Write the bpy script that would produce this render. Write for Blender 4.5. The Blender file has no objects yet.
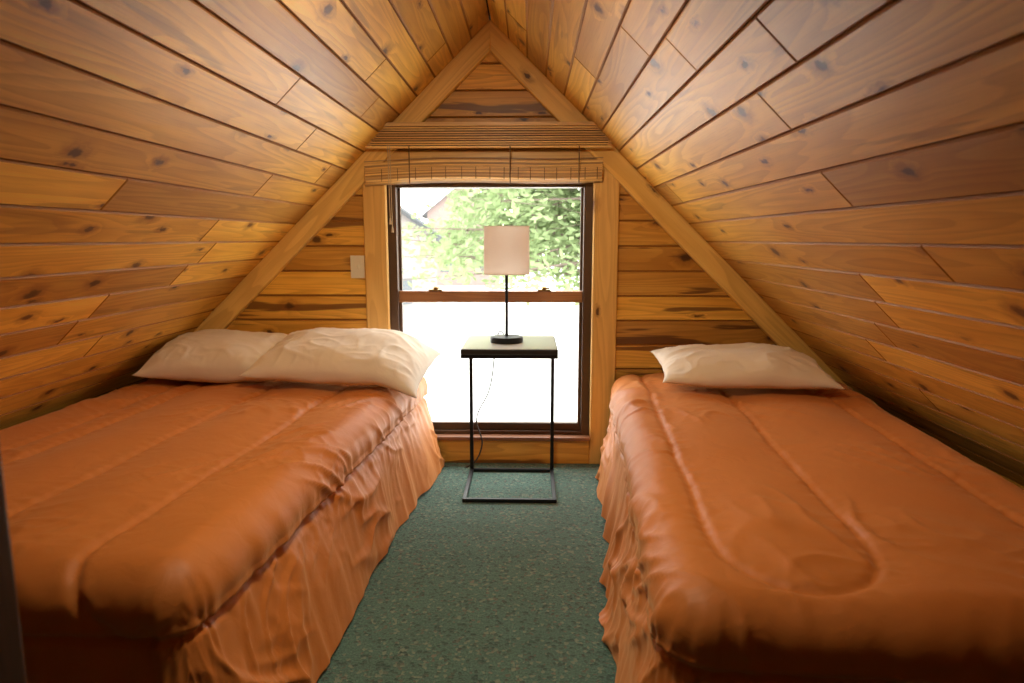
import bpy, bmesh, math, random
from mathutils import Vector, noise, Matrix
random.seed(7)
S = bpy.context.scene
D = 3.57; RX = -0.2; RZ = 2.26; M = 0.98
TH = math.atan(M)
def zl(x): return RZ - M*abs(x-RX)
def xr(z): return RX + (RZ-z)/M
def xl(z): return RX - (RZ-z)/M

# ------------------------------------------------------------ node helpers
class NT:
    def __init__(s, name):
        s.m = bpy.data.materials.new(name); s.m.use_nodes = True
        s.t = s.m.node_tree; s.n = s.t.nodes; s.l = s.t.links
        s.b = s.n['Principled BSDF']; s.out = s.n['Material Output']
    def new(s, typ, **k):
        n = s.n.new(typ)
        for a, v in k.items(): setattr(n, a, v)
        return n
    def link(s, a, b): s.l.new(a, b)
    def set(s, sock, v):
        if hasattr(v, 'is_output') or isinstance(v, bpy.types.NodeSocket): s.link(v, sock)
        else: sock.default_value = v
    def math(s, op, a, b=None, c=None, clamp=False):
        n = s.new('ShaderNodeMath', operation=op); n.use_clamp = clamp
        s.set(n.inputs[0], a)
        if b is not None: s.set(n.inputs[1], b)
        if c is not None: s.set(n.inputs[2], c)
        return n.outputs[0]
    def mix(s, f, a, b, blend='MIX'):
        n = s.new('ShaderNodeMix', data_type='RGBA', blend_type=blend)
        s.set(n.inputs[0], f); s.set(n.inputs[6], a); s.set(n.inputs[7], b)
        return n.outputs[2]
    def comb(s, x, y, z=0.0):
        n = s.new('ShaderNodeCombineXYZ')
        s.set(n.inputs[0], x); s.set(n.inputs[1], y); s.set(n.inputs[2], z)
        return n.outputs[0]
    def noise(s, v, scale=1, detail=2, rough=0.5, dist=0.0, col=False):
        n = s.new('ShaderNodeTexNoise'); s.link(v, n.inputs['Vector'])
        n.inputs['Scale'].default_value = scale; n.inputs['Detail'].default_value = detail
        n.inputs['Roughness'].default_value = rough; n.inputs['Distortion'].default_value = dist
        return n.outputs['Color' if col else 'Fac']
    def ss(s, v, a, b, lo=0.0, hi=1.0):
        n = s.new('ShaderNodeMapRange', interpolation_type='SMOOTHSTEP')
        s.set(n.inputs[0], v)
        for i, x in enumerate((a, b, lo, hi)): n.inputs[i+1].default_value = x
        return n.outputs[0]
    def bump(s, h, st=0.3, dist=0.01):
        n = s.new('ShaderNodeBump'); n.inputs['Strength'].default_value = st
        n.inputs['Distance'].default_value = dist; s.link(h, n.inputs['Height'])
        s.link(n.outputs[0], s.b.inputs['Normal'])

def C(r, g, b): return (r, g, b, 1)
def simple(name, col, rough=0.5, metal=0.0, var=0.12, sc=30):
    t = NT(name)
    tc = t.new('ShaderNodeTexCoord').outputs['Object']
    f = t.noise(tc, sc, 3)
    t.link(t.mix(f, C(*[c*(1-var) for c in col]), C(*[min(1, c*(1+var)) for c in col])), t.b.inputs['Base Color'])
    t.b.inputs['Roughness'].default_value = rough
    t.b.inputs['Metallic'].default_value = metal
    return t.m

def pine(name, light, mid, dark, rough=0.45, coat=0.12, streak=0.35, knots=0.36, sth=0.62, tv=0.62):
    t = NT(name)
    uv = t.new('ShaderNodeUVMap'); uv.uv_map = 'UVMap'
    sp = t.new('ShaderNodeSeparateXYZ'); t.link(uv.outputs[0], sp.inputs[0])
    u, v = sp.outputs[0], sp.outputs[1]
    at = t.new('ShaderNodeAttribute', attribute_name='tint')
    tint = at.outputs['Fac']
    ku, kv = 2.5, 8.0
    vor = t.new('ShaderNodeTexVoronoi', voronoi_dimensions='2D', feature='F1')
    vor.inputs['Scale'].default_value = 1.0
    t.link(t.comb(t.math('MULTIPLY', u, ku), t.math('MULTIPLY', v, kv)), vor.inputs['Vector'])
    ps = t.new('ShaderNodeSeparateXYZ'); t.link(vor.outputs['Position'], ps.inputs[0])
    du = t.math('SUBTRACT', t.math('DIVIDE', ps.outputs[0], ku), u)
    dv = t.math('SUBTRACT', t.math('DIVIDE', ps.outputs[1], kv), v)
    cs = t.new('ShaderNodeSeparateColor'); t.link(vor.outputs['Color'], cs.inputs[0])
    rnd, rnd2 = cs.outputs[0], cs.outputs[1]
    du2 = t.math('MULTIPLY', du, t.math('MULTIPLY_ADD', rnd2, 0.5, 0.25))
    r = t.math('SQRT', t.math('ADD', t.math('MULTIPLY', du2, du2), t.math('MULTIPLY', dv, dv)))
    wob = t.noise(t.comb(t.math('MULTIPLY', u, 36), t.math('MULTIPLY', v, 55)), 1, 3)
    r = t.math('ADD', r, t.math('MULTIPLY', t.math('SUBTRACT', wob, 0.5), 0.026))
    has = t.ss(rnd, knots, knots+0.01)
    R = t.math('MULTIPLY_ADD', t.math('MULTIPLY', rnd2, rnd2), 0.018, 0.006)
    q = t.math('DIVIDE', r, R)
    core = t.math('MULTIPLY', t.ss(q, 1.2, 0.5), has)
    halo = t.math('MULTIPLY', t.ss(q, 2.8, 0.9), has)
    swirl = t.math('MULTIPLY', t.ss(q, 4.0, 0.0), has)
    base = t.noise(t.comb(t.math('MULTIPLY', u, 0.6), t.math('MULTIPLY', v, 8)), 1, 1.5, 0.4)
    base = t.math('ADD', base, t.math('MULTIPLY', swirl, 0.07))
    rings = t.math('FRACT', t.math('MULTIPLY', base, 15))
    rings = t.math('MULTIPLY', t.ss(rings, 0.1, 0.95), t.ss(rings, 1.0, 0.92))
    fine = t.noise(t.comb(t.math('MULTIPLY', u, 5), t.math('MULTIPLY', v, 230)), 1, 3, 0.6)
    bl = t.noise(t.comb(t.math('MULTIPLY', u, 1.3), t.math('MULTIPLY', v, 9)), 1, 3, 0.55)
    c = t.mix(t.ss(bl, 0.3, 0.7), C(*light), C(*mid))
    c = t.mix(t.math('MULTIPLY', rings, 0.34), c, C(*dark))
    c = t.mix(t.math('MULTIPLY', t.ss(fine, 0.45, 0.8), 0.36), c, C(*dark))
    st = t.noise(t.comb(t.math('MULTIPLY_ADD', u, 1.1, 31.7), t.math('MULTIPLY', v, 14)), 1, 3, 0.5, 0.4)
    c = t.mix(t.math('MULTIPLY', t.ss(st, sth, sth+.05), streak), c, C(0.15, 0.05, 0.010))
    c = t.mix(t.math('MULTIPLY', halo, 0.5), c, C(0.26, 0.08, 0.010))
    c = t.mix(t.math('MULTIPLY', core, 0.88), c, C(0.07, 0.022, 0.005))
    mul = t.math('MULTIPLY_ADD', tint, tv, 0.97-tv/2)
    c = t.mix(1.0, c, t.comb(mul, t.math('MULTIPLY', mul, t.math('MULTIPLY_ADD', tint, 0.14, 0.90)), mul), 'MULTIPLY')
    t.link(c, t.b.inputs['Base Color'])
    t.b.inputs['Roughness'].default_value = rough
    t.b.inputs['Coat Weight'].default_value = coat
    t.b.inputs['Coat Roughness'].default_value = 0.28
    t.bump(t.math('ADD', t.math('MULTIPLY', fine, 0.4), t.math('MULTIPLY', bl, 1.6)), 0.18, 0.006)
    return t.m

M_ceil = pine('varnished_pine', (0.90, 0.53, 0.090), (0.74, 0.39, 0.055), (0.42, 0.17, 0.020))
M_wall = pine('gable_pine', (0.90, 0.53, 0.09), (0.72, 0.37, 0.05), (0.38, 0.15, 0.017), streak=0.85, sth=.57)
M_trim = pine('trim_pine', (0.92, 0.62, 0.19), (0.84, 0.51, 0.13), (0.58, 0.30, 0.06), streak=0.0, knots=0.6, tv=.4)
M_blindw = pine('blind_wood', (0.90, 0.62, 0.24), (0.74, 0.46, 0.15), (0.46, 0.24, 0.06), streak=0.0, knots=2)
M_rail = pine('sash_wood', (0.42, 0.20, 0.085), (0.32, 0.14, 0.055), (0.18, 0.07, 0.025), streak=0.0, knots=2)
M_post = pine('dark_post_wood', (0.10, 0.05, 0.02), (0.07, 0.035, 0.015), (0.03, 0.015, 0.008), rough=0.5, coat=0.0)
M_back = simple('groove_backing', (0.05, 0.02, 0.007), 0.8)
M_groove = simple('stained_groove', (0.42, 0.18, 0.032), 0.6)
M_bronze = simple('bronze_frame', (0.10, 0.055, 0.03), 0.4, 0.2)
M_black = simple('black_metal', (0.012, 0.011, 0.011), 0.38, 0.5)
M_laminate = simple('table_edge', (0.03, 0.028, 0.026), 0.3)
M_top_reflect = simple('table_top_reflection', (0.62, 0.62, 0.57), 0.2, var=.03)  # pale colour paints in the window's reflection on the dark top
M_ivory = simple('ivory_plastic', (0.82, 0.77, 0.60), 0.35, var=0.03)
M_brass = simple('brass', (0.5, 0.33, 0.12), 0.3, 0.9)
M_cord = simple('lamp_cord', (0.05, 0.045, 0.04), 0.5)
M_blindcord = simple('blind_cord', (0.16, 0.10, 0.05), 0.8)
M_pull = simple('pull_cord', (0.62, 0.50, 0.32), 0.8)
M_matt = simple('mattress_cloth', (0.6, 0.58, 0.52), 0.9)
M_bedframe = simple('bed_frame_metal', (0.03, 0.03, 0.03), 0.5, 0.4)

def carpet():
    t = NT('green_carpet')
    tc = t.new('ShaderNodeTexCoord').outputs['Object']
    f = t.noise(tc, 170, 4, 0.8)
    g = t.noise(tc, 5, 3, 0.6)
    c = t.mix(t.ss(f, 0.30, 0.68), C(0.018, 0.060, 0.046), C(0.115, 0.255, 0.20))
    vo = t.new('ShaderNodeTexVoronoi'); t.link(tc, vo.inputs['Vector']); vo.inputs['Scale'].default_value = 95
    cs = t.new('ShaderNodeSeparateColor'); t.link(vo.outputs['Color'], cs.inputs[0])
    c = t.mix(t.math('MULTIPLY', t.ss(cs.outputs[0], 0.88, 0.92), 0.45), c, C(0.34, 0.34, 0.24))
    c = t.mix(t.math('MULTIPLY', t.ss(cs.outputs[1], 0.94, 0.96), 0.4), c, C(0.20, 0.08, 0.06))
    c = t.mix(t.math('MULTIPLY', t.ss(cs.outputs[2], 0.85, 0.88), 0.6), c, C(0.010, 0.03, 0.03))
    c = t.mix(t.math('MULTIPLY', t.ss(g, 0.35, 0.7), 0.20), c, C(0.02, 0.065, 0.052))
    t.link(c, t.b.inputs['Base Color']); t.b.inputs['Roughness'].default_value = 0.95
    t.b.inputs['Sheen Weight'].default_value = 0.15
    t.bump(t.math('ADD', f, t.math('MULTIPLY', vo.outputs['Distance'], 0.6)), 0.8, 0.008)
    return t.m
M_carpet = carpet()

def satin():
    t = NT('rust_cotton_sateen')
    tc = t.new('ShaderNodeTexCoord').outputs['Object']
    n1 = t.noise(tc, 6, 4, 0.55, 0.6)
    n2 = t.noise(tc, 14, 3, 0.5, 1.0)
    n3 = t.noise(tc, 600, 2)
    c = t.mix(n1, C(0.54, 0.175, 0.036), C(0.62, 0.215, 0.048))
    t.link(c, t.b.inputs['Base Color'])
    t.b.inputs['Roughness'].default_value = 0.52
    t.b.inputs['Specular IOR Level'].default_value = 0.36
    t.b.inputs['Sheen Weight'].default_value = 0.35
    t.b.inputs['Sheen Roughness'].default_value = 0.4
    t.b.inputs['Sheen Tint'].default_value = C(1.0, 0.64, 0.32)
    t.bump(t.math('ADD', n2, t.math('MULTIPLY', n3, 0.06)), 0.24, 0.010)
    return t.m
M_satin = satin()

def pillowmat():
    t = NT('pillowcase_cotton')
    tc = t.new('ShaderNodeTexCoord').outputs['Object']
    n2 = t.noise(tc, 8, 3, 0.5, 1.0); n3 = t.noise(tc, 500, 2)
    t.link(t.mix(n2, C(0.80, 0.70, 0.56), C(0.86, 0.77, 0.64)), t.b.inputs['Base Color'])
    t.b.inputs['Roughness'].default_value = 0.85
    t.b.inputs['Sheen Weight'].default_value = 0.2
    t.bump(t.math('ADD', n2, t.math('MULTIPLY', n3, 0.03)), 0.25, 0.012)
    return t.m
M_pillow = pillowmat()

def shade():
    t = NT('lampshade_fabric')
    tc = t.new('ShaderNodeTexCoord').outputs['Object']
    n = t.noise(tc, 300, 2)
    c = t.mix(n, C(0.86, 0.74, 0.64), C(0.90, 0.80, 0.71))
    t.link(c, t.b.inputs['Base Color']); t.b.inputs['Roughness'].default_value = 0.9
    tr = t.new('ShaderNodeBsdfTranslucent'); t.link(c, tr.inputs[0])
    mx = t.new('ShaderNodeMixShader'); mx.inputs[0].default_value = 0.5
    t.link(t.b.outputs[0], mx.inputs[1]); t.link(tr.outputs[0], mx.inputs[2]); t.link(mx.outputs[0], t.out.inputs[0])
    return t.m
M_shade = shade()

def glass():
    t = NT('window_glass')
    tr = t.new('ShaderNodeBsdfTransparent'); gl = t.new('ShaderNodeBsdfGlossy'); gl.inputs['Roughness'].default_value = 0.02
    mx = t.new('ShaderNodeMixShader'); mx.inputs[0].default_value = 0.05
    t.link(tr.outputs[0], mx.inputs[1]); t.link(gl.outputs[0], mx.inputs[2]); t.link(mx.outputs[0], t.out.inputs[0])
    return t.m
M_glass = glass()

def leafm():
    t = NT('leaf_green')
    tc = t.new('ShaderNodeTexCoord').outputs['Object']
    n = t.noise(tc, 1.3, 2)
    c = t.mix(n, C(0.15, 0.22, 0.09), C(0.29, 0.36, 0.18))
    t.link(c, t.b.inputs['Base Color']); t.b.inputs['Roughness'].default_value = 0.7
    tr = t.new('ShaderNodeBsdfTranslucent'); t.link(c, tr.inputs[0])
    mx = t.new('ShaderNodeMixShader'); mx.inputs[0].default_value = 0.5
    t.link(t.b.outputs[0], mx.inputs[1]); t.link(tr.outputs[0], mx.inputs[2]); t.link(mx.outputs[0], t.out.inputs[0])
    return t.m
M_leaf = leafm()
M_bark = simple('bark', (0.13, 0.10, 0.08), 0.9)
M_ground = simple('pale_gravel', (0.80, 0.80, 0.78), 0.95, var=0.03, sc=2)
M_siding = simple('cabin_siding', (0.22, 0.20, 0.19), 0.8)
M_red = simple('red_siding', (0.19, 0.14, 0.125), 0.8)
M_roof = simple('grey_shingle', (0.11, 0.12, 0.13), 0.9)
M_glass_dark = simple('dark_window', (.08, .09, .10), .1)

# ------------------------------------------------------------ mesh helpers
class MB:
    def __init__(s): s.v=[]; s.f=[]; s.uv=[]; s.t=[]; s.mi=[]
    def av(s, p, uv=(0, 0), t=0.5): s.v.append(tuple(p)); s.uv.append(uv); s.t.append(t); return len(s.v)-1
    def af(s, f, m=0): s.f.append(tuple(f)); s.mi.append(m)
    def board(s, O, U, V, N, quad, th, c=0.004, tint=None, mi=0, gi=None):
        O, U, V, N = map(Vector, (O, U, V, N))
        ru, rv = random.uniform(0, 60), random.uniform(0, 60)
        tint = random.random() if tint is None else tint
        cu = sum(q[0] for q in quad)/4; cv = sum(q[1] for q in quad)/4
        rings = []
        for (dep, ins) in ((0, 0), (th-c, 0), (th, c)):
            ring = []
            for (a, b) in quad:
                a2 = a - math.copysign(min(ins, abs(a-cu)), a-cu); b2 = b - math.copysign(min(ins, abs(b-cv)), b-cv)
                ring.append(s.av(O+U*a2+V*b2+N*dep, (a2+ru, b2+rv+dep), tint))
            rings.append(ring)
        for k in range(2):
            for i in range(4):
                j = (i+1) % 4
                s.af((rings[k][i], rings[k][j], rings[k+1][j], rings[k+1][i]), mi if gi is None else gi)
        s.af(rings[2], mi); s.af(rings[0][::-1], mi)
    def box(s, lo, hi, mi=0, along=0):
        x0, y0, z0 = lo; x1, y1, z1 = hi
        ru, rv, ti = random.uniform(0, 60), random.uniform(0, 60), random.random()
        P = [(x0,y0,z0),(x1,y0,z0),(x1,y1,z0),(x0,y1,z0),(x0,y0,z1),(x1,y0,z1),(x1,y1,z1),(x0,y1,z1)]
        oth = [k for k in range(3) if k != along]
        ix = [s.av(p, (p[along]+ru, p[oth[0]]+p[oth[1]]+rv), ti) for p in P]
        for f in ((3,2,1,0),(4,5,6,7),(0,1,5,4),(2,3,7,6),(1,2,6,5),(3,0,4,7)): s.af([ix[k] for k in f], mi)
    def prism(s, pts, y0, y1, mi=0):
        a = [s.av((p[0], y0, p[1]), (p[0], p[1])) for p in pts]; b = [s.av((p[0], y1, p[1]), (p[0], p[1])) for p in pts]
        s.af(a, mi); s.af(b[::-1], mi); n = len(pts)
        for i in range(n): s.af((a[i], b[i], b[(i+1)%n], a[(i+1)%n]), mi)
    def lathe(s, c, prof, n=48, mi=0, cap=True):
        rings = [[s.av((c[0]+r*math.cos(2*math.pi*i/n), c[1]+r*math.sin(2*math.pi*i/n), c[2]+z)) for i in range(n)] for r, z in prof]
        for k in range(len(prof)-1):
            for i in range(n):
                j = (i+1) % n; s.af((rings[k][i], rings[k][j], rings[k+1][j], rings[k+1][i]), mi)
        if cap: s.af(rings[0][::-1], mi); s.af(rings[-1], mi)
    def tube(s, p0, p1, r0, r1, n=8, mi=0):
        p0, p1 = Vector(p0), Vector(p1); d = (p1-p0).normalized()
        a = d.orthogonal().normalized(); b = d.cross(a)
        R = [[s.av(p+(a*math.cos(2*math.pi*i/n)+b*math.sin(2*math.pi*i/n))*r, ((p-p0).length, i*0.01)) for i in range(n)] for p, r in ((p0, r0), (p1, r1))]
        for i in range(n):
            j = (i+1) % n; s.af((R[0][i], R[0][j], R[1][j], R[1][i]), mi)
        s.af(R[0][::-1], mi); s.af(R[1], mi)
    def obj(s, name, mats, smooth=False, parent=None, bevel=0, fix=True):
        me = bpy.data.meshes.new(name); me.from_pydata(s.v, [], s.f)
        for m in (mats if isinstance(mats, (list, tuple)) else [mats]): me.materials.append(m)
        me.polygons.foreach_set('material_index', s.mi)
        uvl = me.uv_layers.new(name='UVMap')
        for l in me.loops: uvl.data[l.index].uv = s.uv[l.vertex_index]
        at = me.attributes.new('tint', 'FLOAT', 'POINT'); at.data.foreach_set('value', s.t)
        if fix:
            bm = bmesh.new(); bm.from_mesh(me); bmesh.ops.recalc_face_normals(bm, faces=bm.faces); bm.to_mesh(me); bm.free()
        if smooth: me.polygons.foreach_set('use_smooth', [True]*len(me.polygons))
        me.update()
        o = bpy.data.objects.new(name, me); S.collection.objects.link(o)
        if parent: o.parent = parent
        if bevel:
            b = o.modifiers.new('bevel', 'BEVEL'); b.width = bevel; b.segments = 2; b.limit_method = 'ANGLE'
        return o
def empty(name, loc=(0, 0, 0)):
    e = bpy.data.objects.new(name, None); S.collection.objects.link(e); e.empty_display_size = 0.1
    return e

# ------------------------------------------------------------ ROOM
Y0 = -1.7
fl = MB(); fl.box((-2.3, Y0, -0.06), (1.9, D+0.12, 0)); fl.obj('floor', M_carpet)

ce = MB()
BW = 0.128
ct, st = math.cos(TH), math.sin(TH)
for s in (-1, 1):
    V = (s*ct, 0, -st); N = (-s*st, 0, -ct)
    Nv = Vector(N); O = Vector((RX, 0, RZ)) - Nv*0.02
    vmax = (RZ-0.26)/st
    k = 0
    while k*BW < vmax:
        y = Y0 - random.uniform(0, 1.5)
        while y < D+0.02:
            L = random.uniform(1.3, 3.2); a = max(y, Y0); b = min(y+L, D+0.02)
            if D+0.02-b < 0.25: b = D+0.02
            if b-a > 0.02:
                ce.board(O, (0, 1, 0), V, N, [(a+.0006, k*BW+.0012), (b-.0006, k*BW+.0012), (b-.0006, k*BW+BW-.0012), (a+.0006, k*BW+BW-.0012)], 0.02, 0.0045, gi=2)
            y = b if b < D+0.02 else D+1
        k += 1
    ce.board(O-Nv*0.03, (0, 1, 0), V, N, [(Y0-0.1, -0.03), (D+0.2, -0.03), (D+0.2, k*BW+.05), (Y0-0.1, k*BW+.05)], 0.03, 0.001, mi=1)
ce.obj('ceiling', [M_ceil, M_back, M_groove])

for nm, x, s in (('wall_left', xl(0.3), 1), ('wall_right', xr(0.3), -1)):
    w = MB()
    for i in range(3):
        w.board((x, 0, 0), (0, 1, 0), (0, 0, 1), (s, 0, 0), [(Y0, i*.12), (D, i*.12), (D, i*.12+.119), (Y0, i*.12+.119)], 0.015, 0.004)
    w.obj(nm, M_wall)

OX0, OX1, OZ0, OZ1 = -0.74, 0.322, 0.135, 1.50
g = MB()
def gb(x0b, x1b, x0t, x1t, z0, z1):
    if min(x1b-x0b, x1t-x0t) < 0 : return
    g.board((0, D+0.02, 0), (1, 0, 0), (0, 0, 1), (0, -1, 0), [(x0b, z0+.001), (x1b, z0+.001), (x1t, z1-.001), (x0t, z1-.001)], 0.02, 0.005, gi=2)
RH = 0.129
z = 0.0
while z < RZ-0.02:
    z1 = min(z+RH, RZ-0.004)
    if z < OZ1:
        gb(xl(z), OX0, xl(z1), OX0, z, z1)
        gb(OX1, xr(z), OX1, xr(z1), z, z1)
        if z1 > OZ1: gb(OX0, OX1, OX0, OX1, OZ1, z1)
        if z < OZ0-0.01: gb(OX0, OX1, OX0, OX1, z, min(z1, OZ0))
    else:
        gb(xl(z), xr(z), xl(z1), xr(z1), z, z1)
    z += RH
A, B = D+0.021, D+0.11
g.prism([(xl(0), 0), (OX0, 0), (OX0, zl(OX0))], A, B, 1)
g.prism([(OX1, 0), (xr(0), 0), (OX1, zl(OX1))], A, B, 1)
g.prism([(OX0, OZ1), (OX1, OZ1), (OX1, zl(OX1)), (RX, RZ), (OX0, zl(OX0))], A, B, 1)
g.prism([(OX0, 0), (OX1, 0), (OX1, OZ0), (OX0, OZ0)], A, B, 1)
g.obj('wall_back', [M_wall, M_back, M_groove])

w = MB(); w.prism([(xl(0), 0), (xr(0), 0), (RX, RZ)], Y0-0.1, Y0, 0); w.obj('wall_front', M_wall)

for i, s in enumerate((-1, 1)):
    t = MB(); V = Vector((s*ct, 0, -st)); N = Vector((-s*st, 0, -ct))
    Wd = 0.105
    L = (RZ-0.02)/st
    t.board((RX, D, RZ), V, N, (0, -1, 0), [(0.0, 0.0), (L, 0), (L, Wd), (Wd*st/ct, Wd)], 0.04, 0.005, tint=0.8+0.1*i)
    t.obj('trim_%d' % (i+1), M_trim)
t = MB(); t.board((0, D, 0), (0, 0, 1), (1, 0, 0), (0, -1, 0), [(0, -.857), (1.655, -.857), (1.655, -.738), (0, -.738)], 0.03, 0.005, tint=0.4); t.obj('trim_3', M_trim)
t = MB(); t.board((0, D, 0), (0, 0, 1), (1, 0, 0), (0, -1, 0), [(0, .322), (1.66, .322), (1.66, .452), (0, .452)], 0.03, 0.005, tint=0.4); t.obj('trim_4', M_trim)
t = MB(); t.board((0, D, 0), (1, 0, 0), (0, 0, 1), (0, -1, 0), [(-.737, .0), (.321, .0), (.321, .13), (-.737, .13)], 0.028, 0.004, tint=0.4); t.obj('baseboard_back', M_wall)
t = MB(); t.board((0, D, 0), (1, 0, 0), (0, 0, 1), (0, -1, 0), [(-.737, 1.50), (.321, 1.50), (.321, 1.64), (-.737, 1.64)], 0.028, 0.004, tint=0.4); t.obj('trim_5', M_trim)

W = empty('window_1')
f = MB()
yf0, yf1 = D+0.012, D+0.10
f.box((OX0, yf0, OZ0), (OX0+.045, yf1, OZ1), along=2); f.box((OX1-.045, yf0, OZ0), (OX1, yf1, OZ1), along=2)
f.box((OX0+.045, yf0, OZ1-.04), (OX1-.045, yf1, OZ1)); f.box((OX0+.045, yf0, OZ0), (OX1-.045, yf1, OZ0+.035))
f.obj('frame', M_bronze, parent=W, bevel=0.003)
f = MB()
f.box((OX0+.045, D+.03, .865), (OX1-.045, D+.065, .925)); f.obj('meeting_rail', M_rail, parent=W, bevel=0.004)
f = MB()
f.box((OX0+.045, D+.03, OZ0+.035), (OX1-.045, D+.06, OZ0+.075)); f.box((OX0+.045, D+.03, OZ0+.075), (OX0+.062, D+.06, .865), along=2)
f.box((OX1-.062, D+.03, OZ0+.075), (OX1-.045, D+.06, .865), along=2)
f.box((OX0+.045, D+.066, .925), (OX0+.058, D+.09, 1.46), along=2); f.box((OX1-.058, D+.066, .925), (OX1-.045, D+.09, 1.46), along=2)
f.obj('sash_stiles', M_bronze, parent=W, bevel=0.002)
f = MB()
for x in (-.50, .075):
    f.box((x-.035, D+.024, .926), (x+.035, D+.055, .934)); f.lathe((x, D+.04, .934), [(.013, 0), (.013, .012), (.008, .016)], 16); f.box((x-.005, D+.012, .938), (x+.028, D+.034, .946))
f.obj('sash_locks', M_brass, parent=W)
f = MB(); f.box((OX0+.05, D+.045, OZ0+.06), (OX1-.05, D+.049, .88)); f.box((OX0+.05, D+.076, .90), (OX1-.05, D+.08, 1.465)); f.obj('panes', M_glass, parent=W)
f = MB(); f.box((OX0-.0, D-.045, OZ0-.004), (OX1+.0, D+.012, OZ0+.016)); f.obj('stool', M_rail, parent=W, bevel=0.004)

Bp = empty('bamboo_roman_shade')
f = MB()
f.box((-.80, D-.072, 1.660), (.385, D-.031, 1.745)); f.obj('headrail', M_back, parent=Bp, bevel=.003)
f = MB()
n = 8
for i in range(n):
    zc = 1.661+i*.0115
    f.box((-.815+random.uniform(-.003, .003), D-.097+.005*(i % 2), zc-.0036), (.40+random.uniform(-.003, .003), D-.084, zc+.0036))
f.box((-.82, D-.108, 1.747), (.406, D-.074, 1.765)); f.box((-.818, D-.100, 1.643), (.403, D-.08, 1.653))
f.obj('valance_slats', M_blindw, parent=Bp, bevel=.0012)
f = MB()
def shade_z(x, z): return z - 0.026*(0.385-x)/1.2 - 0.010*math.sin(x*4.4+.5)
for fold in range(5):
    nn = 11
    zt = 1.622-fold*.020; zb = 1.492+fold*.004
    x0, x1 = -.84+fold*.004, .365-fold*.003
    for i in range(nn):
        zc = zb+(zt-zb)*i/nn
        yb = D-.040-fold*.012-.012*math.sin(math.pi*(i+.5)/nn)-.002*(i % 2)
        ru = fold*9+i*.37; ti = random.choice((0.0, .3, .6, 1.0))
        seg = 10
        for k in range(seg):
            xa = x0+(x1-x0)*k/seg; xb = x0+(x1-x0)*(k+1)/seg
            pts = []
            for (x, zz) in ((xa, shade_z(xa, zc)), (xb, shade_z(xb, zc))):
                for dy, dz in ((0, -.0028), (.004, -.0034), (.004, .0034), (0, .0028)):
                    pts.append(f.av((x, yb+dy, zz+dz), (x+ru, dz+dy+ru), ti))
            for a in range(4):
                b = (a+1) % 4; f.af((pts[a], pts[b], pts[4+b], pts[4+a]))
            if k == 0: f.af(pts[:4])
            if k == seg-1: f.af(pts[4:])
f.obj('folded_slats', M_blindw, parent=Bp)
f = MB()
for x in (-.74, -.66, -.57, -.49, -.42, -.34, -.27, -.20, -.13, -.06, .0, .07, .13, .20, .27, .33):
    f.tube((x, D-.106, shade_z(x, 1.502)), (x, D-.106, shade_z(x, 1.56)), .0016, .0016, 6)
for x in (-.60, -.10, .24):
    f.tube((x, D-.110, shade_z(x, 1.478)), (x, D-.110, 1.65), .0028, .0028, 6)
f.obj('lift_cords', M_blindcord, parent=Bp)
f = MB()
for dx, zb in ((0, 1.30), (.010, 1.26)):
    f.tube((-.700+dx, D-.118, zb), (-.705+dx, D-.112, 1.66), .0020, .0020, 6)
    f.tube((-.700+dx, D-.118, zb-.03), (-.700+dx, D-.118, zb), .007, .003, 8)
f.obj('pull_cords', M_pull, parent=Bp)

sw = MB(); sw.box((-.937, D-.006, .995), (-.865, D, 1.112)); sw.box((-.909, D-.013, 1.040), (-.893, D-.006, 1.068))
sw.box((-.904, D-.021, 1.050), (-.898, D-.01, 1.062)); sw.lathe((-.901, D-.0065, 1.09), [(.003, 0), (.003, .001)], 8)
sw.obj('light_switch', M_ivory, bevel=.0015)

T = empty('side_table')
tx0, tx1, ty0, ty1 = -.307, .126, 2.985, 3.42
f = MB(); f.box((tx0, ty0, .690), (tx1, ty1, .713)); f.obj('table_edge', M_laminate, parent=T, bevel=.002)
f = MB(); f.box((tx0+.006, ty0+.006, .712), (tx1-.006, ty1-.006, .715)); f.obj('table_top', M_top_reflect, parent=T)
f = MB(); b = .018
f.box((tx0, ty0, 0.0), (tx1, ty0+b, b)); f.box((tx0, ty0+b, 0), (tx0+b, ty1-b, b)); f.box((tx1-b, ty0+b, 0), (tx1, ty1-b, b)); f.box((tx0, ty1-b, 0), (tx1, ty1, b))
f.box((tx0, ty1-b, b), (tx0+b, ty1, .672)); f.box((tx1-b, ty1-b, b), (tx1, ty1, .672))
f.box((tx0, ty0, .672), (tx1, ty0+b, .690)); f.box((tx0, ty0+b, .672), (tx0+b, ty1, .690)); f.box((tx1-b, ty0+b, .672), (tx1, ty1, .690)); f.box((tx0+b, ty1-b, .672), (tx1-b, ty1, .690))
f.obj('frame', M_black, parent=T, bevel=.0015)

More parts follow.
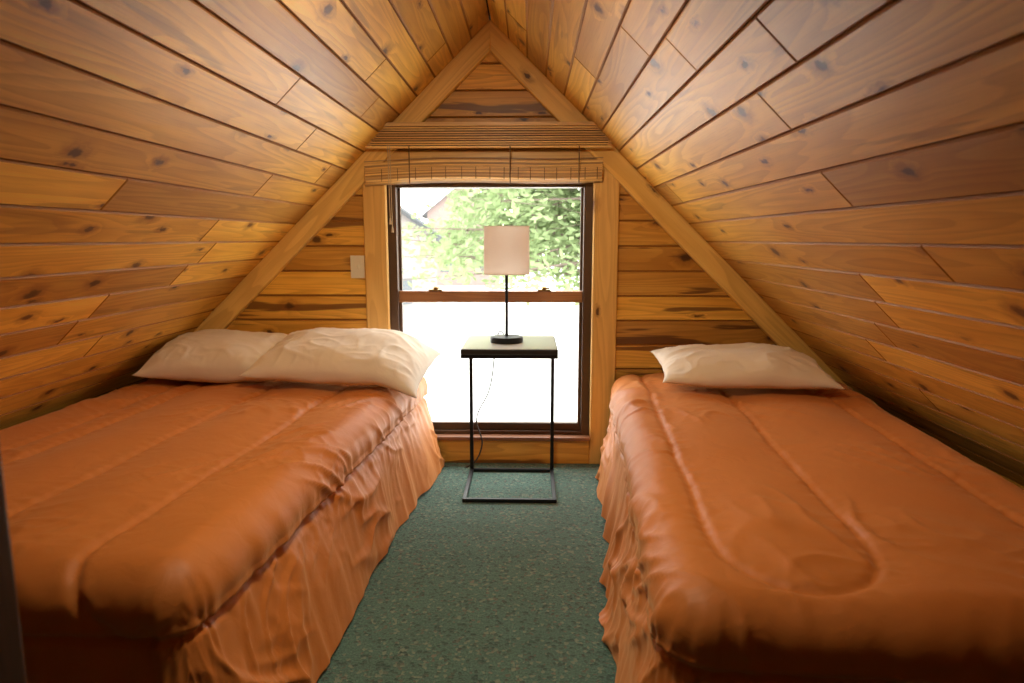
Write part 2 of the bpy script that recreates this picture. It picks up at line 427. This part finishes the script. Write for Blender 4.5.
Lp = empty('table_lamp'); lx, ly, lz = -.109, 3.2, .715
f = MB(); f.lathe((lx, ly, lz), [(.076, 0), (.078, .004), (.078, .022), (.074, .027), (.012, .030), (.0075, .036), (.0075, .33), (.014, .333), (.014, .39), (.006, .395)], 48)
for a in range(3):
    an = a*2*math.pi/3
    f.tube((lx, ly, lz+.355), (lx+.104*math.cos(an), ly+.104*math.sin(an), lz+.355), .0015, .0015, 6)
st_o = f.obj('stem_and_base', M_black, parent=Lp, smooth=True)
e = st_o.modifiers.new('es', 'EDGE_SPLIT'); e.split_angle = math.radians(35)
f = MB(); f.lathe((lx, ly, 1.036), [(.107, 0), (.105, .220)], 64, cap=False)
sh = f.obj('shade', M_shade, parent=Lp, smooth=True, fix=True)
f = MB(); 
for zz in (1.036, 1.252):
    f.lathe((lx, ly, zz), [(.1075, 0), (.1075, .004), (.104, .004), (.104, 0)], 64, cap=False)
f.obj('shade_rings', M_shade, parent=Lp)
f = MB(); f.lathe((lx, ly, lz+.395), [(.012, 0), (.014, .02), (.028, .06), (.028, .075), (.018, .095), (.004, .10)], 24); f.obj('bulb', simple('frosted_bulb', (.8, .78, .72), .4, var=.02), parent=Lp, smooth=True)
def curve(name, pts, r, mat, parent=None):
    cu = bpy.data.curves.new(name, 'CURVE'); cu.dimensions = '3D'; cu.bevel_depth = r; cu.bevel_resolution = 2
    sp = cu.splines.new('BEZIER'); sp.bezier_points.add(len(pts)-1)
    for p, c in zip(sp.bezier_points, pts): p.co = c; p.handle_left_type = p.handle_right_type = 'AUTO'
    cu.materials.append(mat); o = bpy.data.objects.new(name, cu); S.collection.objects.link(o); o.parent = parent; return o
curve('cord', [(lx, ly+.07, .722), (-.16, 3.435, .722), (-.175, 3.45, .64), (-.21, 3.46, .42), (-.275, 3.46, .27), (-.25, 3.47, .12), (-.32, 3.47, .008), (-.5, 3.49, .006), (-.62, 3.50, .006)], .004, M_cord, Lp)

# ------------------------------------------------------------ beds
def sstep(a, b, x):
    t = max(0, min(1, (x-a)/(b-a))); return t*t*(3-2*t)
def nz(x, y, z=0): return noise.noise(Vector((x, y, z)))
def make_bed(name, head_open, rot, side, Wd, L, H, seams, seed, wall_drop, flare=.055):
    """side=+1: open side faces +X.  seams: (a, b, end) closed channel, rounded at the foot"""
    Bd = empty(name)
    ax = Vector((math.cos(rot), -math.sin(rot), 0))*side      # towards the open side
    bx = Vector((-math.sin(rot), -math.cos(rot), 0))          # towards the foot
    org = Vector((head_open[0], head_open[1], 0)) - ax*Wd
    R = 0.088; arc = R*math.pi/2; drop = arc + (H-R-.012)
    dpipe = 0.175
    step = 0.0078
    p0 = -wall_drop+R; p1 = Wd-R+drop; q1 = L-R+drop
    nu = int((p1-p0)/step); nv = int(q1/step)
    def seamdist(p, q):
        d = 9
        for (a, b, qend) in seams:
            r = (b-a)/2; c = (a+b)/2; qe = qend-r*1.15
            if q < qe: dd = min(abs(p-a), abs(p-b))
            else:
                dd = abs(math.hypot(p-c, (q-qe)/1.15)-r)
            d = min(d, dd)
        return d
    mb = MB()
    for i in range(nv+1):
        q = q1*i/nv
        for j in range(nu+1):
            p = p0+(p1-p0)*j/nu
            da = p-(Wd-R); sg = 1
            if p < R: da = R-p; sg = -1
            db = q-(L-R)
            dap, dbp = max(0, da), max(0, db)
            px = min(max(p, R), Wd-R); qx = min(q, L-R)
            if dap > 0 and dbp > 0:
                an = math.atan2(dbp, dap); dirp, dirq = math.cos(an)*sg, math.sin(an); d = max(dap, dbp)
                s = (L-R)+an*0.28 if sg > 0 else 40+an*.28
            elif dap > 0: dirp, dirq = sg, 0; d = dap; s = q if sg > 0 else 40-q
            elif dbp > 0: dirp, dirq = 0, 1; d = dbp; s = (L-R)+math.pi/2*0.28+(Wd-R-p)
            else: dirp, dirq = 0, 0; d = 0; s = 0
            if d <= arc: out = R*math.sin(d/R); zd = R*(1-math.cos(d/R)); nrm_o, nrm_z = math.sin(d/R), math.cos(d/R)
            else: out = R; zd = R+(d-arc); nrm_o, nrm_z = 1.0, 0.0
            cf = 1-sstep(.0, .10, min(dap, dbp))*.75     # damp cloth-space wrinkles at the tight corner
            d2 = max(0, d-dpipe); hfr = min(1, d2/(drop-dpipe))
            sw_ = 0.008*nz(p*3+seed, q*4, 33)
            sd = seamdist(p+sw_, q)
            pf = 1-math.exp(-(sd/0.012)**2)
            pf2 = 1-math.exp(-(sd/0.09)**2)
            fl = (1-sstep(0.0, drop*0.6, d)*0.6)
            h = (0.011*pf + 0.014*pf2)*fl*cf + .022*fl*(1-cf)
            wx = nz(p*1.6+seed, q*1.6, 3)*0.35
            w1 = nz((p+wx)*4.0+seed, (q+wx)*1.6, 1.3)
            w2 = 1-abs(nz((p-wx*.7)*4.5+q*3+seed, (q*2.2-p*1.5+wx*2), 7.1))*3.4
            w3 = 1-abs(nz(p*9+q*5+seed, q*3.0-p*3+wx*8, 2.7))*3.4
            w4 = 1-abs(nz(p*6-q*8+seed+wx*9, q*3.5+p*3, 5.7))*3.4
            w5 = 1-abs(nz(p*15-q*6+seed+wx*9, q*13+p*3, 9.7))*3.0
            cl = sstep(-.10, .35, nz(p*2.2+seed, q*1.7, 12))
            cl2 = sstep(-.10, .35, nz(p*2.0+seed, q*2.3, 22))
            edge = 1+.9*sstep(Wd-.45, Wd-.1, p)
            h += cf*(0.009*w1 + (0.009*max(0, w2)**2*cl + 0.0065*max(0, w3)**2*cl2 + 0.0055*max(0, w4)**2*cl + .0022*max(0, w5)**2*cl2)*edge)
            h += cf*0.0050*math.exp(-(sd/0.045)**2)*nz(q*32, p*26, seed)
            if d > 0:
                h -= 0.010*math.exp(-((d-dpipe)/0.008)**2)
                h += 0.006*math.exp(-((d-dpipe+0.015)/0.008)**2)
                h += 0.005*math.exp(-((d-dpipe*0.62)/0.05)**2)
                h += cf*0.009*sstep(.02, dpipe, d)*(1-sstep(dpipe, dpipe+.12, d))*nz(s*18+d*4, d*4, seed+6)
            gat = 0
            if d2 > 0:
                ws = s + .08*nz(s*1.3, hfr*.5, seed+30) + .03*hfr*nz(s*4, hfr*.8, seed+31)
                f1 = 1-abs(nz(ws*4.6, hfr*.35, seed+12))*2.6
                f2 = nz(ws*12+hfr*.5, hfr*.6, seed+14)
                f3 = nz(ws*26, hfr*1.2, seed+16)
                m = sstep(-.3, .4, nz(s*1.4, hfr*.4, seed+9))
                gr_ = sstep(0, .3, hfr)
                gat = 0.019*(.3+.7*hfr)*gr_*max(-.3, f1)*(.4+.6*m) + 0.009*gr_*f2*(.4+.8*m) + 0.0035*sstep(0, .06, hfr)*f3*(1.3-.7*hfr)
                gat += 0.028*hfr*nz(s*2.1, hfr*.6, seed+2)
                gat += (flare+.012)*hfr**1.1
                if sg < 0: gat *= 0.1
            o2 = out + nrm_o*h + gat
            zz = H - zd + nrm_z*h
            if d2 > 0: zz += 0.016*nz(s*3.4, 2, seed)*hfr
            zz = max(zz, 0.008)
            pos = org + ax*(px+dirp*o2) + bx*(qx+dirq*o2); pos.z = zz
            lim = (RZ-pos.z)/M-0.012
            if pos.x < RX-lim: pos.x = RX-lim
            if pos.x > RX+lim: pos.x = RX+lim
            mb.av(pos)
    for i in range(nv):
        for j in range(nu):
            a = i*(nu+1)+j; mb.af((a, a+1, a+nu+2, a+nu+1))
    mb.obj('comforter', M_satin, smooth=True, parent=Bd, fix=True)
    def lb(mbx, a0, a1, b0, b1, z0, z1):
        P = [org+ax*a+bx*b for a, b in ((a0, b0), (a1, b0), (a1, b1), (a0, b1))]
        lo = [mbx.av((q.x, q.y, z0)) for q in P]; hi = [mbx.av((q.x, q.y, z1)) for q in P]
        mbx.af(lo[::-1]); mbx.af(hi)
        for k in range(4): mbx.af((lo[k], lo[(k+1)%4], hi[(k+1)%4], hi[k]))
    m1 = MB(); lb(m1, .07, Wd-.06, .02, L-.06, .27, H-.03); m1.obj('mattress', M_matt, parent=Bd, bevel=.03)
    m1 = MB(); lb(m1, .09, Wd-.08, .04, L-.08, .15, .27); m1.obj('box_spring', M_matt, parent=Bd, bevel=.01)
    m1 = MB()
    for a in (.12, Wd-.16):
        for b_ in (.1, L-.15): lb(m1, a, a+.05, b_, b_+.05, 0, .13)
    lb(m1, .10, Wd-.09, .05, L-.09, .13, .15); m1.obj('frame', M_bedframe, parent=Bd)
    return Bd

make_bed('double_bed', (-.555, 3.50), math.radians(3.9), 1, 1.32, 2.22, .50,
         [(-.10, .25, 2.2), (.36, .70, 2.35), (1.04, 1.415, 2.30)], 11.0, .18)
make_bed('single_bed', (.450, 3.50), math.radians(4.4), -1, 1.10, 2.26, .49,
         [(-.16, .19, 2.3), (.62, .97, 2.18)], 47.0, .20, flare=.05)

# ------------------------------------------------------------ pillows
def make_pillow(name, c, rx, ry, thick, rotz, tilt, seed, sag=0.0, roll=0.0):
    mb = MB(); n = 110; m_ = 70; idx = {}
    def pt(i, j, s):
        u = -1+2*i/n; v = -1+2*j/m_
        e = (1-abs(u)**2.6)*(1-abs(v)**2.4)
        e = max(0, e)**0.5
        x = u*rx*(1-0.05*(1-v*v)*abs(u)**6)
        y = v*ry*(1-0.07*(1-u*u)*abs(v)**6)
        ear = (abs(u)*abs(v))**6
        x *= 1+0.03*ear; y *= 1+0.05*ear
        edge = 1-e
        w = 0.5*thick*e*(1.0 if s > 0 else 0.7)
        wr = 0.018*nz(u*1.8+seed, v*1.5, s)+0.009*max(0, 1-abs(nz(u*2.4+v*1.6+seed, v*2-u*1.0, 3))*3.0)**1.5*(.2+abs(u))
        wr += 0.007*max(0, 1-abs(nz(u*4-v*2+seed, v*2.4+u*2, 8))*3.2)**1.5*(.15+edge)
        wr += 0.006*nz(u*8+seed, v*3, 4)*(.1+edge)
        z = s*w + (wr*(0.15+min(1, e*1.2)) if s > 0 else wr*.3*min(1, e*1.2))
        z += 0.012*nz(u*3+seed, v*3, 9)*edge
        z -= sag*max(0, u-.5)**1.5
        return Vector((x, y, z))
    Mx = Matrix.Translation(c) @ Matrix.Rotation(rotz, 4, 'Z') @ Matrix.Rotation(tilt, 4, 'X') @ Matrix.Rotation(roll, 4, 'Y')
    for s in (1, -1):
        for i in range(n+1):
            for j in range(m_+1):
                if s < 0 and (i in (0, n) or j in (0, m_)): idx[(s, i, j)] = idx[(1, i, j)]; continue
                q = Mx @ pt(i, j, s)
                idx[(s, i, j)] = mb.av(q)
    for s in (1, -1):
        for i in range(n):
            for j in range(m_):
                a = [idx[(s, i, j)], idx[(s, i+1, j)], idx[(s, i+1, j+1)], idx[(s, i, j+1)]]
                mb.af(a if s > 0 else a[::-1])
    return mb.obj(name, M_pillow, smooth=True)
make_pillow('pillow', (-1.485, 3.26, .622), .33, .235, .215, math.radians(3), math.radians(12), 2.0, roll=math.radians(2))
make_pillow('pillow', (-.875, 3.19, .636), .395, .255, .22, math.radians(-5), math.radians(12), 15.0, sag=.20, roll=math.radians(1))
make_pillow('pillow', (.985, 3.17, .603), .38, .235, .17, math.radians(-3), math.radians(7), 33.0, sag=.05)

# ------------------------------------------------------------ post near the stair
p = MB(); p.box((-.65, .55, 0), (-.538, .66, zl(-.65)-.02), along=2); p.obj('stair_post', M_post, bevel=.006)

# added fill light, out of view at the ridge, brightening beds and gable
tm = NT('fill_glow_disc'); tm.b.inputs['Base Color'].default_value = C(.9, .85, .75); tm.b.inputs['Emission Color'].default_value = C(1, .78, .5); tm.b.inputs['Emission Strength'].default_value = 2
M_can = simple('fill_can_metal', (.5, .45, .38), .4, .3)
yy = 1.6
F = empty('added_fill_light')
f = MB(); f.lathe((RX, yy, 2.03), [(.10, .12), (.10, .0), (.11, .0), (.11, .125)], 40); f.lathe((RX, yy, 2.04), [(.095, 0), (.095, .006)], 40, mi=1)
f.box((RX-.04, yy-.04, 2.15), (RX+.04, yy+.04, 2.21))
f.obj('fill_can', [M_can, tm.m], parent=F)
ld = bpy.data.lights.new('fill_spot', 'SPOT'); ld.energy = 68; ld.color = (1, .83, .58); ld.shadow_soft_size = .10; ld.spot_size = math.radians(158); ld.spot_blend = .9
lo = bpy.data.objects.new('fill_spot', ld); S.collection.objects.link(lo); lo.location = (RX, yy, 2.02); lo.rotation_euler = (math.radians(28), 0, 0); lo.parent = F

# ------------------------------------------------------------ outside
gr = MB(); gr.box((-60, D+.6, -2.9), (60, 120, -2.8)); gr.obj('ground', M_ground)
def cabin(name, x, y, w, d, h, rh, mat, rot):
    mb = MB(); zb = -2.8
    mb.prism([(-w/2, zb), (w/2, zb), (w/2, zb+h), (0, zb+h+rh), (-w/2, zb+h)], -d/2, d/2, 0)
    for s in (-1, 1):
        a = [mb.av(q) for q in ((0, -d/2-.4, zb+h+rh+.15), (0, d/2+.4, zb+h+rh+.15), (s*(w/2+.5), d/2+.4, zb+h-.3), (s*(w/2+.5), -d/2-.4, zb+h-.3))]
        b = [mb.av((mb.v[k][0], mb.v[k][1], mb.v[k][2]-.12)) for k in a]
        mb.af(a, 1); mb.af(b[::-1], 1)
        for k in range(4): mb.af((a[k], a[(k+1)%4], b[(k+1)%4], b[k]), 1)
    for xx in (-w/4, w/4): mb.box((xx-.5, -d/2-.03, zb+1.2), (xx+.5, -d/2, zb+2.3), 2)
    o = mb.obj(name, [mat, M_roof, M_glass_dark]); o.location = (x, y, 0); o.rotation_euler[2] = rot
cabin('cabin', -9.8, 30, 8, 8, 4.2, 1.8, M_siding, .9)
cabin('cabin', -6.0, 62, 6, 8, 6.2, 2.4, M_red, .1)
random.seed(21)
M_tr = [M_bark, M_leaf]
def tree(base, top, nb, rng, leafn, lmax, zmin):
    tr = MB(); base = Vector(base); top = Vector(top)
    tr.tube(base, base.lerp(top, .5), .2, .14, 10); tr.tube(base.lerp(top, .5), top, .14, .05, 10)
    tips = []
    for i in range(nb):
        k = random.uniform(.40, 1); p = base.lerp(top, k)
        an = random.uniform(*rng) if i % 3 else random.uniform(0, 2*math.pi)
        L = random.uniform(1.6, lmax)*(1.1-k*.4)
        e = p + Vector((math.cos(an)*L, math.sin(an)*L*.8, random.uniform(-.5, 1.0)))
        if e.z < zmin+.3: e.z = zmin+.3+random.random()*.5
        mid = p.lerp(e, .5)+Vector((0, 0, .25))
        tr.tube(p, mid, .04, .02, 6); tr.tube(mid, e, .02, .006, 6)
        for q in range(7):
            b0 = mid.lerp(e, random.uniform(-.4, 1)); b1 = b0+Vector((random.gauss(0, .5), random.gauss(0, .5), random.gauss(0, .3)))
            tr.tube(b0, b1, .008, .003, 4); tips.append((b0, b1))
    for (b0, b1) in tips:
        for q in range(leafn):
            c = b0.lerp(b1, random.random())+Vector((random.gauss(0, .22), random.gauss(0, .22), random.gauss(0, .16)))
            if c.z < zmin+random.gauss(0, .12): continue
            s_ = random.uniform(.05, .10); a = Vector((random.gauss(0, 1), random.gauss(0, 1), random.gauss(0, .5))).normalized(); b_ = a.orthogonal().normalized()*.5
            ix = [tr.av(c-a*s_), tr.av(c+b_*s_), tr.av(c+a*s_), tr.av(c-b_*s_)]
            tr.af(ix, 1)
    tr.obj('leafy_tree', M_tr, fix=False)
tree((2.9, 12.5, -2.8), (2.2, 12.3, 4.4), 90, (math.pi*.75, math.pi*1.3), 42, 5.8, .05)
tree((2.2, 22, -2.8), (1.0, 22, 5.4), 90, (math.pi*.6, math.pi*1.4), 54, 6.6, -.7)

wd = bpy.data.worlds.new('sky'); S.world = wd; wd.use_nodes = True
bg = wd.node_tree.nodes['Background']
tcw = wd.node_tree.nodes.new('ShaderNodeTexCoord'); sx = wd.node_tree.nodes.new('ShaderNodeSeparateXYZ'); rp = wd.node_tree.nodes.new('ShaderNodeValToRGB')
wd.node_tree.links.new(tcw.outputs['Generated'], sx.inputs[0]); wd.node_tree.links.new(sx.outputs[2], rp.inputs[0]); wd.node_tree.links.new(rp.outputs[0], bg.inputs[0])
rp.color_ramp.elements[0].color = (1, .98, .92, 1); rp.color_ramp.elements[1].color = (.95, .96, .95, 1)
bg.inputs[1].default_value = 8.0
pl = bpy.data.lights.new('window_portal', 'AREA'); pl.shape = 'RECTANGLE'; pl.size = 1.0; pl.size_y = 1.3; pl.cycles.is_portal = True
po = bpy.data.objects.new('window_portal', pl); S.collection.objects.link(po); po.location = (-.21, D+.13, .82); po.rotation_euler = (math.radians(-90), 0, 0)

# ------------------------------------------------------------ camera
cd = bpy.data.cameras.new('camera'); cd.lens = 24.0; cd.sensor_width = 36; cd.clip_start = .05
cd.dof.use_dof = True; cd.dof.focus_distance = 2.7; cd.dof.aperture_fstop = 3.5
co = bpy.data.objects.new('camera', cd); S.collection.objects.link(co)
co.location = (0, 0, 1.2); co.rotation_euler = (math.radians(90-8.58), 0, math.radians(1.5)); S.camera = co
S.view_settings.view_transform = 'Standard'
S.view_settings.look = 'None'
S.view_settings.exposure = 0.08
